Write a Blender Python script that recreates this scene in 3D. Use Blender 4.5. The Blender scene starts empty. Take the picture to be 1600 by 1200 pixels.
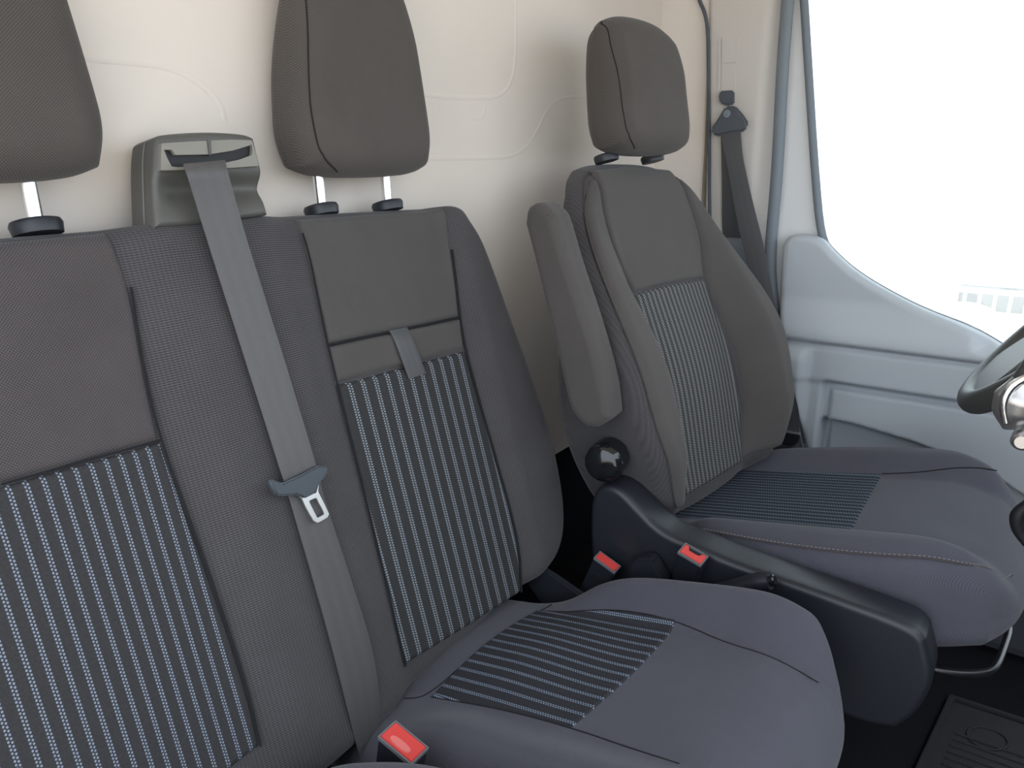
import bpy, bmesh, math
import numpy as np
from mathutils import Vector, Matrix
C = bpy.context.scene.collection
S = bpy.context.scene

# ------------------------------------------------------------------ camera, sky, sun, exposure
FPX, PSI, PIT, CAMZ = 1150.0, math.radians(55), math.radians(16.5), 0.95
CAM = np.array([0.0, 0.0, CAMZ])
RT = np.array([math.cos(PSI), -math.sin(PSI), 0.0])
F0 = np.array([math.sin(PSI), math.cos(PSI), 0.0])
UPZ = np.array([0.0, 0.0, 1.0])
FW = math.cos(PIT) * F0 - math.sin(PIT) * UPZ
UP = math.sin(PIT) * F0 + math.cos(PIT) * UPZ
cd = bpy.data.cameras.new('camera'); cam = bpy.data.objects.new('camera', cd); C.objects.link(cam)
cd.sensor_fit = 'HORIZONTAL'; cd.sensor_width = 36.0; cd.lens = FPX * 36.0 / 1600.0
cd.clip_start = 0.01; cd.clip_end = 500
M = Matrix((RT, UP, -FW)).transposed().to_4x4(); M.translation = Vector(CAM); cam.matrix_world = M
S.camera = cam

w = bpy.data.worlds.new('World'); S.world = w; w.use_nodes = True
bg = w.node_tree.nodes['Background']
bg.inputs['Color'].default_value = (0.80, 0.895, 1.0, 1); bg.inputs['Strength'].default_value = 2.3
sd = bpy.data.lights.new('sun', 'SUN'); sd.energy = 4.0; sd.angle = math.radians(2); sd.color = (1.0, 0.93, 0.82)
so = bpy.data.objects.new('sun', sd); C.objects.link(so)
so.rotation_euler = Vector((0.25, 0.62, 0.78)).to_track_quat('Z', 'Y').to_euler()
def portal(name, loc, direction, sx, sy):
    l = bpy.data.lights.new(name, 'AREA'); l.shape = 'RECTANGLE'; l.size = sx; l.size_y = sy; l.cycles.is_portal = True
    o = bpy.data.objects.new(name, l); C.objects.link(o); o.location = loc
    o.rotation_euler = (-Vector(direction)).to_track_quat('Z', 'Y').to_euler()
S.view_settings.view_transform = 'Standard'; S.view_settings.look = 'None'
S.view_settings.gamma = 1.0; S.view_settings.use_curve_mapping = False
S.view_settings.exposure = 0.5

# ------------------------------------------------------------------ measuring helpers
def ray(u, v): return FW + (u - 800) / FPX * RT - (v - 600) / FPX * UP
class Fr:
    """A reference plane in the cab: origin, along (a), up (b), outward (c)."""
    def __init__(s, o, ea, eb, ec, k=1.0):
        s.o, s.ea, s.eb, s.ec = [np.array(q, float) for q in (o, ea, eb, ec)]; s.k = k      # k: metres per unit
    def w(s, a, b, c): return s.o + s.k * (np.multiply.outer(a, s.ea) + np.multiply.outer(b, s.eb) + np.multiply.outer(c, s.ec))
    def px(s, u, v, c=0.0):
        d = ray(u, v); t = (s.ec @ (s.o + s.k * c * s.ec - CAM)) / (s.ec @ d); p = (CAM + t * d - s.o) / s.k
        return (float(p @ s.ea), float(p @ s.eb))
    def pp(s, pts, c=0.0): return [s.px(u, v, c) for u, v in pts]
def back_frame(o, deg):
    t = math.radians(deg); return Fr(o, (1, 0, 0), (0, math.sin(t), math.cos(t)), (0, -math.cos(t), math.sin(t)))
def yawed(f, deg):
    p = math.radians(deg); c, s_ = math.cos(p), math.sin(p); Rz = np.array([[c, s_, 0], [-s_, c, 0], [0, 0, 1]])
    return Fr(f.o, Rz @ f.ea, Rz @ f.eb, Rz @ f.ec, f.k)
def seat_frame(o, deg):
    t = math.radians(deg); return Fr(o, (1, 0, 0), (0, -math.cos(t), math.sin(t)), (0, math.sin(t), math.cos(t)))
def side_frame(x): return Fr((x, 0, 0), (0, -1, 0), (0, 0, 1), (-1, 0, 0))      # a = forward, b = up, faces the passenger side
def wall_frame(y): return Fr((0, y, 0), (1, 0, 0), (0, 0, 1), (0, -1, 0))
def flat_frame(z): return Fr((0, 0, z), (1, 0, 0), (0, -1, 0), (0, 0, 1))

def sstep(x, e0, e1):
    t = np.clip((np.asarray(x, float) - e0) / (e1 - e0), 0, 1); return t * t * (3 - 2 * t)
def chaikin(P, n=3, closed=False):
    P = np.array(P, float)
    for _ in range(n):
        if closed:
            Q = np.roll(P, -1, 0); P = np.stack([.75 * P + .25 * Q, .25 * P + .75 * Q], 1).reshape(-1, P.shape[1])
        elif len(P) > 2:
            Q = np.stack([.75 * P[:-1] + .25 * P[1:], .25 * P[:-1] + .75 * P[1:]], 1).reshape(-1, P.shape[1])
            P = np.vstack([P[:1], Q[1:-1], P[-1:]])
    return P
def resample(P, t):
    P = np.array(P, float); L = np.concatenate([[0], np.cumsum(np.linalg.norm(np.diff(P, axis=0), axis=1))]); L /= L[-1]
    return np.stack([np.interp(t, L, P[:, k]) for k in range(P.shape[1])], 1)

# ------------------------------------------------------------------ objects
def tag(o, label=None, cat=None, group=None, kind=None):
    if label: o['label'] = label
    if cat: o['category'] = cat
    if group: o['group'] = group
    if kind: o['kind'] = kind
    return o
def empty(name, loc, label, cat, group=None):
    o = bpy.data.objects.new(name, None); C.objects.link(o); o.location = loc; o.empty_display_size = .05
    return tag(o, label, cat, group)
def link(name, me, mat, parent=None, smooth=True, kind=None):
    o = bpy.data.objects.new(name, me); C.objects.link(o)
    me.materials.clear(); me.materials.append(mat)
    if smooth:
        for p in me.polygons: p.use_smooth = True
    if parent:
        o.parent = parent
        if parent.type == 'EMPTY': o.matrix_parent_inverse = Matrix.Translation(-parent.location)
    if kind: o['kind'] = kind
    return o
def from_bm(name, bm, mat, parent=None, smooth=True, kind=None, sharp=None):
    bmesh.ops.recalc_face_normals(bm, faces=bm.faces)
    me = bpy.data.meshes.new(name); bm.to_mesh(me); bm.free()
    o = link(name, me, mat, parent, smooth, kind)
    if sharp: me.set_sharp_from_angle(angle=math.radians(sharp))
    return o
def grid_mesh(name, V, nu, nv, UVs, extra_faces=(), flip=False):
    """V: (nv*nu,3) row-major grid."""
    idx = np.arange(nu * nv).reshape(nv, nu)
    f = np.stack([idx[:-1, :-1], idx[:-1, 1:], idx[1:, 1:], idx[1:, :-1]], -1).reshape(-1, 4)
    return f
def spaced(n, k=.75):
    i = np.linspace(0, 1, n); return (1 - k) * i + k * (.5 - .5 * np.cos(np.pi * i))
def coons(B, R, T, L, nu, nv, k=.75):
    s, t = spaced(nu, k), spaced(nv, k)
    b, tp, l, r = [resample(chaikin(q), p) for q, p in ((B, s), (T, s), (L, t), (R, t))]
    sg, tg = s[None, :, None], t[:, None, None]
    P = (1 - tg) * b[None] + tg * tp[None] + (1 - sg) * l[:, None] + sg * r[:, None]
    P -= (1 - sg) * (1 - tg) * b[0] + sg * (1 - tg) * b[-1] + (1 - sg) * tg * tp[0] + sg * tg * tp[-1]
    return P
def bdist(P, fine=6):
    ring = np.vstack([P[0], P[1:, -1], P[-1, ::-1][1:], P[::-1, 0][1:]])
    n = len(ring) * fine; ring = resample(ring, np.linspace(0, 1, n))
    Q = P.reshape(-1, 2); out = np.empty(len(Q))
    for i in range(0, len(Q), 2000):
        out[i:i + 2000] = np.sqrt(((Q[i:i + 2000, None] - ring[None]) ** 2).sum(-1).min(1))
    out = out.reshape(P.shape[:2]); out[0] = out[-1] = 0; out[:, 0] = out[:, -1] = 0
    return out
def rnd(d, r):
    d = np.minimum(d, r); return r - np.sqrt(np.maximum(0, r * r - (r - d) ** 2))
def ring_idx(nu, nv):
    idx = np.arange(nu * nv).reshape(nv, nu)
    return np.concatenate([idx[0], idx[1:, -1], idx[-1, ::-1][1:], idx[::-1, 0][1:-1]])
def pad(name, fr, B, R, T, L, thick, r, mat, parent=None, front=None, nu=60, nv=60, rb=None, lift=None, k=.75, taper=None, kind=None):
    """Upholstered or moulded body over an outline: rounded front of radius r, shaped by front(a,b), rounded back.
       lift given: a sewn panel sitting 'lift' proud of front(), open behind."""
    P = coons(B, R, T, L, nu, nv, k); a, b = P[..., 0], P[..., 1]; d = bdist(P)
    f = front(a, b) if front is not None else np.zeros_like(a)
    if lift is not None:
        c = f + lift - rnd(d, r) ; V = fr.w(a, b, c).reshape(-1, 3)
        back = None
    else:
        rb = r if rb is None else rb
        c = f - rnd(d, r)
        th = thick(a, b) if callable(thick) else thick
        cb = np.minimum(-th + rnd(d, rb) + (taper(a, b) if taper else 0), c - 1e-4); V = fr.w(a, b, c).reshape(-1, 3)
        back = fr.w(a, b, cb).reshape(-1, 3)
    n = nu * nv; idx = np.arange(n).reshape(nv, nu)
    q = np.stack([idx[:-1, :-1], idx[:-1, 1:], idx[1:, 1:], idx[1:, :-1]], -1).reshape(-1, 4)
    faces = [tuple(x) for x in q.tolist()]
    uv = np.stack([a, b], -1).reshape(-1, 2)
    rg = ring_idx(nu, nv)
    if back is not None:
        faces += [tuple(x[::-1]) for x in (q + n).tolist()]
        m = len(rg)
        mid = []
        # side wall with a few courses so that its weave has even cells
        K = 4; VV = [V, back]; UU = [uv, uv]; base = 2 * n; prev = rg
        cf, cbk = c.reshape(-1)[rg], cb.reshape(-1)[rg]
        A, Bq = a.reshape(-1)[rg], b.reshape(-1)[rg]
        for j in range(1, K):
            t = j / K; cc = cf + (cbk - cf) * t
            VV.append(fr.w(A, Bq, cc)); sgn = np.where(A > a.mean(), 1, -1)
            UU.append(np.stack([A + sgn * (cf - cc), Bq], -1))
            cur = np.arange(base, base + m); base += m
            for i in range(m):
                i2 = (i + 1) % m; faces.append((int(prev[i2]), int(prev[i]), int(cur[i]), int(cur[i2])))
            prev = cur
        last = rg + n
        for i in range(m):
            i2 = (i + 1) % m; faces.append((int(prev[i2]), int(prev[i]), int(last[i]), int(last[i2])))
        V = np.vstack(VV); uv = np.vstack(UU)
    else:
        low = fr.w(a, b, f - .004).reshape(-1, 3)[rg]; m = len(rg); cur = np.arange(n, n + m)
        for i in range(m):
            i2 = (i + 1) % m; faces.append((int(rg[i2]), int(rg[i]), int(cur[i]), int(cur[i2])))
        V = np.vstack([V, low]); uv = np.vstack([uv, uv[rg]])
    me = bpy.data.meshes.new(name); me.from_pydata(V.tolist(), [], faces)
    ul = me.uv_layers.new(name='UVMap'); li = np.empty(len(me.loops), int); me.loops.foreach_get('vertex_index', li)
    ul.data.foreach_set('uv', uv[li].astype(np.float32).ravel())
    bm = bmesh.new(); bm.from_mesh(me); bmesh.ops.recalc_face_normals(bm, faces=bm.faces); bm.to_mesh(me); bm.free()
    return link(name, me, mat, parent, True, kind)
def rect(a0, a1, b0, b1, rc=0.0):
    """four sides of a rectangle with rounded corners, as B, R, T, L"""
    if rc <= 0: return [(a0, b0), (a1, b0)], [(a1, b0), (a1, b1)], [(a0, b1), (a1, b1)], [(a0, b0), (a0, b1)]
    k = rc * .3
    return ([(a0 + k, b0 + k), (a0 + rc, b0), (a1 - rc, b0), (a1 - k, b0 + k)], [(a1 - k, b0 + k), (a1, b0 + rc), (a1, b1 - rc), (a1 - k, b1 - k)],
            [(a0 + k, b1 - k), (a0 + rc, b1), (a1 - rc, b1), (a1 - k, b1 - k)], [(a0 + k, b0 + k), (a0, b0 + rc), (a0, b1 - rc), (a0 + k, b1 - k)])
def plate(name, fr, poly, c0, c1, mat, parent=None, hole=None, bevel=.0, kind=None, smooth_n=0, seg=2):
    """A plate of outline poly (a,b) between offsets c0 and c1, optionally with one hole of equal point count."""
    if smooth_n: poly = chaikin(poly, smooth_n, True)
    bm = bmesh.new()
    top = [bm.verts.new(fr.w(a, b, c1)) for a, b in poly]; bot = [bm.verts.new(fr.w(a, b, c0)) for a, b in poly]
    n = len(poly)
    if hole is None:
        bm.faces.new(top); bm.faces.new(bot[::-1])
        for i in range(n): bm.faces.new((top[i], bot[i], bot[(i + 1) % n], top[(i + 1) % n]))
    else:
        ht = [bm.verts.new(fr.w(a, b, c1)) for a, b in hole]; hb = [bm.verts.new(fr.w(a, b, c0)) for a, b in hole]
        for i in range(n):
            j = (i + 1) % n
            bm.faces.new((top[i], top[j], ht[j], ht[i])); bm.faces.new((bot[j], bot[i], hb[i], hb[j]))
            bm.faces.new((top[j], top[i], bot[i], bot[j])); bm.faces.new((ht[i], ht[j], hb[j], hb[i]))
    bmesh.ops.recalc_face_normals(bm, faces=bm.faces)
    if bevel:
        es = [e for e in bm.edges if len(e.link_faces) == 2 and e.calc_face_angle(0) > .6]
        bmesh.ops.bevel(bm, geom=es, offset=bevel, segments=seg, affect='EDGES', clamp_overlap=True)
    return from_bm(name, bm, mat, parent, True, kind, sharp=40)
def tube(name, pts, r, mat, parent=None, seg=10, smooth_n=2, closed=False, squash=None, kind=None, caps=True):
    P = chaikin(pts, smooth_n, closed) if smooth_n else np.array(pts, float)
    rr = np.full(len(P), r) if np.isscalar(r) else np.interp(np.linspace(0, 1, len(P)), np.linspace(0, 1, len(r)), r)
    bm = bmesh.new(); rings = []; n = len(P); ref = np.array([.13, .37, .92])
    for i in range(n):
        t = (P[(i + 1) % n] - P[i - 1]) if closed else (P[min(i + 1, n - 1)] - P[max(i - 1, 0)])
        t = t / (np.linalg.norm(t) + 1e-12)
        if squash is not None:
            n1 = np.array(squash[0], float)
        else:
            n1 = ref - t * (ref @ t)
        n1 = n1 - t * (n1 @ t); n1 /= np.linalg.norm(n1) + 1e-12
        if squash is None: ref = n1
        n2 = np.cross(t, n1); k = squash[1] if squash is not None else 1.0
        rings.append([bm.verts.new(P[i] + rr[i] * (k * math.cos(q) * n1 + math.sin(q) * n2)) for q in np.linspace(0, 2 * math.pi, seg, endpoint=False)])
    for i in range(n if closed else n - 1):
        A, B = rings[i], rings[(i + 1) % n]
        for j in range(seg): bm.faces.new((A[j], A[(j + 1) % seg], B[(j + 1) % seg], B[j]))
    if not closed and caps: bm.faces.new(rings[0][::-1]); bm.faces.new(rings[-1])
    return from_bm(name, bm, mat, parent, True, kind, sharp=50)
def lathe(name, o, axis, prof, mat, parent=None, seg=32, kind=None, rad=None, sharp=35):
    """prof: (distance along axis, radius); rad(phi) scales the radius."""
    ax = np.array(axis, float); ax /= np.linalg.norm(ax); e = np.array([0, 0, 1.0]) if abs(ax[2]) < .9 else np.array([1.0, 0, 0])
    e1 = np.cross(ax, e); e1 /= np.linalg.norm(e1); e2 = np.cross(ax, e1); bm = bmesh.new(); rings = []
    for h, r in prof:
        rings.append([bm.verts.new(np.array(o) + ax * h + (r * (rad(q) if rad else 1)) * (math.cos(q) * e1 + math.sin(q) * e2)) for q in np.linspace(0, 2 * math.pi, seg, endpoint=False)])
    for A, B in zip(rings[:-1], rings[1:]):
        for j in range(seg): bm.faces.new((A[j], A[(j + 1) % seg], B[(j + 1) % seg], B[j]))
    bm.faces.new(rings[0][::-1]); bm.faces.new(rings[-1])
    return from_bm(name, bm, mat, parent, True, kind, sharp=sharp)
def ribbon(name, Lp, Rp, nrm, th, mat, parent=None, n=60, smooth_n=3):
    """a strap between two 3-D edge lines, th thick along nrm"""
    t = np.linspace(0, 1, n); A = resample(chaikin(Lp, smooth_n), t); B = resample(chaikin(Rp, smooth_n), t); nrm = np.array(nrm, float)
    K = 9; bm = bmesh.new(); uvl = bm.loops.layers.uv.new('UVMap'); rows = []; uvs = {}
    L = np.concatenate([[0], np.cumsum(np.linalg.norm(np.diff(.5 * (A + B), axis=0), axis=1))])
    for sgn in (1, -1):
        g = []
        for i in range(n):
            row = []
            for j in range(K):
                s = j / (K - 1); p = A[i] * (1 - s) + B[i] * s + nrm * sgn * th * .5 * (1 if 0 < j < K - 1 else .35)
                v = bm.verts.new(p); uvs[v] = (s * .047, L[i]); row.append(v)
            g.append(row)
        rows.append(g)
    F, G = rows
    for i in range(n - 1):
        for j in range(K - 1):
            bm.faces.new((F[i][j], F[i][j + 1], F[i + 1][j + 1], F[i + 1][j])); bm.faces.new((G[i][j + 1], G[i][j], G[i + 1][j], G[i + 1][j + 1]))
        bm.faces.new((F[i][0], F[i + 1][0], G[i + 1][0], G[i][0])); bm.faces.new((F[i + 1][-1], F[i][-1], G[i][-1], G[i + 1][-1]))
    for i in (0, n - 1):
        for j in range(K - 1): bm.faces.new((F[i][j], F[i][j + 1], G[i][j + 1], G[i][j]))
    for f in bm.faces:
        for l in f.loops: l[uvl].uv = uvs[l.vert]
    return from_bm(name, bm, mat, parent, True, sharp=60)
def hexa(name, fr8, mat, parent=None, bevel=.003, kind=None, seg=2):
    """box from 8 corners: 4 bottom, 4 top, same order"""
    bm = bmesh.new(); v = [bm.verts.new(p) for p in fr8]
    for f in ((3, 2, 1, 0), (4, 5, 6, 7), (0, 1, 5, 4), (1, 2, 6, 5), (2, 3, 7, 6), (3, 0, 4, 7)): bm.faces.new([v[i] for i in f])
    if bevel: bmesh.ops.bevel(bm, geom=bm.edges[:], offset=bevel, segments=seg, affect='EDGES', clamp_overlap=True)
    return from_bm(name, bm, mat, parent, True, kind, sharp=40)
def box(name, x0, x1, y0, y1, z0, z1, mat, parent=None, bevel=.003, kind=None):
    return hexa(name, [(x0, y0, z0), (x1, y0, z0), (x1, y1, z0), (x0, y1, z0), (x0, y0, z1), (x1, y0, z1), (x1, y1, z1), (x0, y1, z1)], mat, parent, bevel, kind)

# ------------------------------------------------------------------ materials
def mat_base(name):
    m = bpy.data.materials.new(name); m.use_nodes = True; nt = m.node_tree
    return m, nt, nt.nodes['Principled BSDF']
class NB:
    def __init__(s, nt): s.nt = nt
    def n(s, t, **k):
        q = s.nt.nodes.new(t)
        for a, b in k.items(): setattr(q, a, b)
        return q
    def l(s, a, b): s.nt.links.new(a, b)
    def math(s, op, a, b=None, c=None, clamp=False):
        q = s.n('ShaderNodeMath', operation=op, use_clamp=clamp)
        for i, v in enumerate((a, b, c)):
            if v is None: continue
            if isinstance(v, (int, float)): q.inputs[i].default_value = v
            else: s.l(v, q.inputs[i])
        return q.outputs[0]
    def mix(s, f, a, b):
        q = s.n('ShaderNodeMix', data_type='RGBA')
        for i, v in ((0, f), (6, a), (7, b)):
            if isinstance(v, (int, float)): q.inputs[i].default_value = v
            elif isinstance(v, tuple): q.inputs[i].default_value = (*v, 1)
            else: s.l(v, q.inputs[i])
        return q.outputs[2]
    def smooth(s, x, e0, e1):
        q = s.n('ShaderNodeMapRange', interpolation_type='SMOOTHSTEP', clamp=True); s.l(x, q.inputs[0])
        q.inputs[1].default_value = e0; q.inputs[2].default_value = e1; return q.outputs[0]
def uvxy(nb):
    t = nb.n('ShaderNodeUVMap', uv_map='UVMap'); sx = nb.n('ShaderNodeSeparateXYZ'); nb.l(t.outputs[0], sx.inputs[0])
    return sx.outputs[0], sx.outputs[1], t.outputs[0]
def bump(nb, bs, h, strength, dist):
    q = nb.n('ShaderNodeBump'); q.inputs['Strength'].default_value = strength; q.inputs['Distance'].default_value = dist
    nb.l(h, q.inputs['Height']); nb.l(q.outputs[0], bs.inputs['Normal'])
def fabric(name, dark, light, mode='weave', pitch=.0030):
    m, nt, bs = mat_base(name); nb = NB(nt); x, y, uv = uvxy(nb)
    bs.inputs['Roughness'].default_value = .92; bs.inputs['Specular IOR Level'].default_value = .12
    bs.inputs['Sheen Weight'].default_value = .12; bs.inputs['Sheen Roughness'].default_value = .5
    k = 2 * math.pi / pitch
    no = nb.n('ShaderNodeTexNoise'); nb.l(uv, no.inputs['Vector']); no.inputs['Scale'].default_value = 900; no.inputs['Detail'].default_value = 2
    n2 = nb.n('ShaderNodeTexNoise'); nb.l(uv, n2.inputs['Vector']); n2.inputs['Scale'].default_value = 14; n2.inputs['Detail'].default_value = 4
    if mode == 'weave':
        p = nb.math('MULTIPLY', nb.math('SINE', nb.math('MULTIPLY', x, k)), nb.math('SINE', nb.math('MULTIPLY', y, k)))
        h = nb.math('MULTIPLY_ADD', p, .5, .5)
    elif mode == 'rib':
        p = nb.math('SINE', nb.math('MULTIPLY', y, k)); q = nb.math('SINE', nb.math('MULTIPLY', x, k * .6))
        h = nb.math('MULTIPLY_ADD', p, .42, nb.math('MULTIPLY_ADD', q, .12, .5))
    h2 = nb.math('ADD', nb.math('MULTIPLY', h, .75), nb.math('MULTIPLY', no.outputs[0], .3), clamp=True)
    h3 = nb.math('ADD', h2, nb.math('MULTIPLY', nb.math('SUBTRACT', n2.outputs[0], .5), .25), clamp=True)
    nb.l(nb.mix(h3, dark, light), bs.inputs['Base Color']); bump(nb, bs, h, .35, .0006)
    return m
def striped(name, pitch, phase, base, dot, colw=.30, dy=.0034):
    m, nt, bs = mat_base(name); nb = NB(nt); x, y, uv = uvxy(nb)
    bs.inputs['Roughness'].default_value = .9; bs.inputs['Specular IOR Level'].default_value = .15
    u = nb.math('FRACT', nb.math('ADD', nb.math('DIVIDE', x, pitch), phase))           # 0..1 across one stripe
    c = nb.math('DIVIDE', u, colw)                                                     # 0..1 inside the double column
    inside = nb.math('LESS_THAN', c, 1.0)
    c2 = nb.math('MULTIPLY', c, 2.0); cell = nb.math('FLOOR', c2); f = nb.math('FRACT', c2)
    row = nb.math('ADD', nb.math('DIVIDE', y, dy), nb.math('MULTIPLY', cell, .5)); fr_ = nb.math('FRACT', row)
    dx = nb.math('DIVIDE', nb.math('ABSOLUTE', nb.math('SUBTRACT', f, .5)), .40)
    dyv = nb.math('DIVIDE', nb.math('ABSOLUTE', nb.math('SUBTRACT', fr_, .5)), .36)
    rr = nb.math('ADD', nb.math('POWER', dx, 2.0), nb.math('POWER', dyv, 2.0))
    msk = nb.math('MULTIPLY', nb.math('SUBTRACT', 1.0, nb.smooth(rr, .55, 1.15)), inside)
    k = 2 * math.pi / .0016
    p = nb.math('MULTIPLY', nb.math('SINE', nb.math('MULTIPLY', x, k)), nb.math('SINE', nb.math('MULTIPLY', y, k)))
    no = nb.n('ShaderNodeTexNoise'); nb.l(uv, no.inputs['Vector']); no.inputs['Scale'].default_value = 420
    b1 = nb.mix(nb.math('MULTIPLY_ADD', p, .3, nb.math('MULTIPLY', no.outputs[0], .8), clamp=True), tuple(q * .6 for q in base), tuple(q * 1.4 for q in base))
    d1 = nb.mix(no.outputs[0], tuple(q * .75 for q in dot), tuple(q * 1.2 for q in dot))
    nb.l(nb.mix(msk, b1, d1), bs.inputs['Base Color'])
    bump(nb, bs, nb.math('ADD', nb.math('MULTIPLY', msk, .8), nb.math('MULTIPLY', p, .2)), .3, .0008)
    return m
def plain(name, col, rough=.5, spec=.5, metal=0.0, grain=0.0, gscale=600, var=0.0, vscale=6, coat=0.0):
    m, nt, bs = mat_base(name); nb = NB(nt)
    bs.inputs['Base Color'].default_value = (*col, 1); bs.inputs['Roughness'].default_value = rough
    bs.inputs['Specular IOR Level'].default_value = spec; bs.inputs['Metallic'].default_value = metal; bs.inputs['Coat Weight'].default_value = coat
    tc = nb.n('ShaderNodeTexCoord')
    if grain:
        no = nb.n('ShaderNodeTexNoise'); nb.l(tc.outputs['Object'], no.inputs['Vector']); no.inputs['Scale'].default_value = gscale; no.inputs['Detail'].default_value = 3
        bump(nb, bs, no.outputs[0], grain, .0008)
    if var:
        n2 = nb.n('ShaderNodeTexNoise'); nb.l(tc.outputs['Object'], n2.inputs['Vector']); n2.inputs['Scale'].default_value = vscale; n2.inputs['Detail'].default_value = 5
        f = nb.smooth(n2.outputs[0], .3, .7)
        nb.l(nb.mix(f, tuple(q * (1 - var) for q in col), tuple(q * (1 + var) for q in col)), bs.inputs['Base Color'])
    return m
def webbing_mat(name, dark, light):
    m, nt, bs = mat_base(name); nb = NB(nt); x, y, uv = uvxy(nb)
    bs.inputs['Roughness'].default_value = .45; bs.inputs['Specular IOR Level'].default_value = .45
    p = nb.math('SINE', nb.math('MULTIPLY', nb.math('ADD', x, nb.math('MULTIPLY', y, .5)), 2 * math.pi / .0016))
    band = nb.math('SINE', nb.math('MULTIPLY', x, 2 * math.pi / .0157))
    f = nb.math('ADD', nb.math('MULTIPLY_ADD', p, .25, .5), nb.math('MULTIPLY', band, .05), clamp=True)
    nb.l(nb.mix(f, dark, light), bs.inputs['Base Color']); bump(nb, bs, p, .25, .0003)
    return m
FAB = fabric('fabric_plain_weave', (.022, .0190, .0195), (.118, .102, .102), 'weave', .0029)
FABD = fabric('fabric_fine_weave', (.047, .0425, .0405), (.112, .101, .096), 'weave', .0017)
FABC = fabric('fabric_cushion_skylit', (.042, .042, .054), (.108, .107, .130), 'weave', .0019)  # bluish copy of the weave, skylight tinted into its colour
RIB = fabric('fabric_ribbed', (.025, .0232, .0245), (.101, .0935, .0965), 'rib', .0025)
HEAD = fabric('fabric_headrest', (.036, .031, .028), (.118, .103, .093), 'weave', .0027)
STRB = striped('fabric_striped', .0215, .30, (.042, .041, .042), (.25, .275, .31), .40)
STRL = striped('fabric_striped_near', .0134, .80, (.044, .042, .044), (.23, .265, .33), .36)
STRC = striped('fabric_striped_seat', .0172, .30, (.036, .036, .042), (.24, .29, .38))
STRD = striped('fabric_striped_driver_veiled', .0128, .2, (.062, .061, .058), (.27, .28, .285), .5, .0042)  # veiling glare put into the colour: lifted base, dulled dots
KICK = plain('dark_kick_panel', (.045, .048, .056), .7, .3, grain=.1, gscale=500)
THREAD = plain('pale_thread', (.24, .225, .23), .9, .1)
SEAM = plain('seam_thread', (.075, .064, .064), .9, .1)
SEAMK = plain('seam_shadow_thread', (.022, .022, .024), .95, .05)
SEAMH = plain('headrest_piping', (.028, .026, .025), .95, .05)
BLK = plain('black_moulded_plastic', (.015, .017, .023), .42, .5, grain=.12, gscale=900)
GRYP = plain('charcoal_grained_plastic', (.085, .082, .074), .5, .5, grain=.15, gscale=900)
GRYB = plain('bezel_plastic', (.215, .20, .172), .45, .5)
DKP = plain('dark_plastic', (.012, .012, .014), .55, .4)
BLKM = plain('black_painted_steel', (.012, .012, .014), .3, .5)
GLS = plain('gloss_black_plastic', (.008, .009, .011), .12, .6)
CHR = plain('polished_chrome', (.92, .92, .92), .22, .5, metal=1.0)
STL = plain('bright_steel', (.92, .91, .90), .38, .5, metal=1.0)
RIM = plain('worn_buckle_rim', (.16, .16, .17), .4, .5)
PART = plain('parting_edge', (.16, .16, .155), .5, .4)
RED = plain('red_button_plastic', (.62, .055, .050), .38, .5)
WEB = webbing_mat('grey_webbing', (.054, .050, .051), (.115, .108, .108))
WEBD = webbing_mat('dark_webbing', (.045, .046, .05), (.10, .10, .105))
WALL = plain('painted_bulkhead', (.735, .66, .59), .55, .35, var=.03, vscale=3, grain=.05, gscale=300)
PIL = plain('pillar_trim_plastic', (.62, .58, .54), .5, .4, grain=.06, gscale=700)
CEIL = plain('headliner', (.68, .64, .58), .9, .1, grain=.2, gscale=500)
DOORM = plain('door_trim_plastic', (.46, .49, .52), .5, .45, grain=.08, gscale=700)
DOORL = plain('door_lower_plastic', (.16, .18, .21), .55, .4, grain=.08, gscale=700)
PAINT = plain('white_body_paint', (.80, .80, .80), .25, .5, coat=.3)
RUB = plain('rubber_seal', (.09, .10, .115), .6, .3)
RUBG = plain('window_rubber', (.20, .23, .26), .55, .3)
CARP = plain('black_floor_covering', (.012, .012, .014), .95, .1, grain=.4, gscale=300)
MATM = plain('rubber_mat', (.018, .018, .019), .6, .35, grain=.15, gscale=500)
WHL = plain('steering_wheel_rim', (.060, .062, .058), .45, .45, grain=.1, gscale=800)  # dark wheel lifted to grey, the glare veil mixed into its colour
SIL = plain('satin_silver_trim', (.45, .43, .42), .3, .5, metal=.85)
GND = plain('sunlit_concrete', (.62, .56, .48), .9, .2, var=.12, vscale=1.5)
RAIL = plain('white_painted_steel', (.8, .8, .8), .5, .4)
GREYW = plain('grey_shed_panel', (.38, .38, .39), .8, .2)
def glass_mat():
    m = bpy.data.materials.new('window_glass'); m.use_nodes = True; nt = m.node_tree; nb = NB(nt); nt.nodes.remove(nt.nodes['Principled BSDF'])
    t = nb.n('ShaderNodeBsdfTransparent'); t.inputs[0].default_value = (.93, .96, .95, 1); g = nb.n('ShaderNodeBsdfGlossy'); g.inputs['Roughness'].default_value = .02
    fz = nb.n('ShaderNodeFresnel'); fz.inputs[0].default_value = 1.45; mx = nb.n('ShaderNodeMixShader')
    nb.l(fz.outputs[0], mx.inputs[0]); nb.l(t.outputs[0], mx.inputs[1]); nb.l(g.outputs[0], mx.inputs[2]); nb.l(mx.outputs[0], nt.nodes['Material Output'].inputs[0])
    return m
GLASS = glass_mat()

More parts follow.
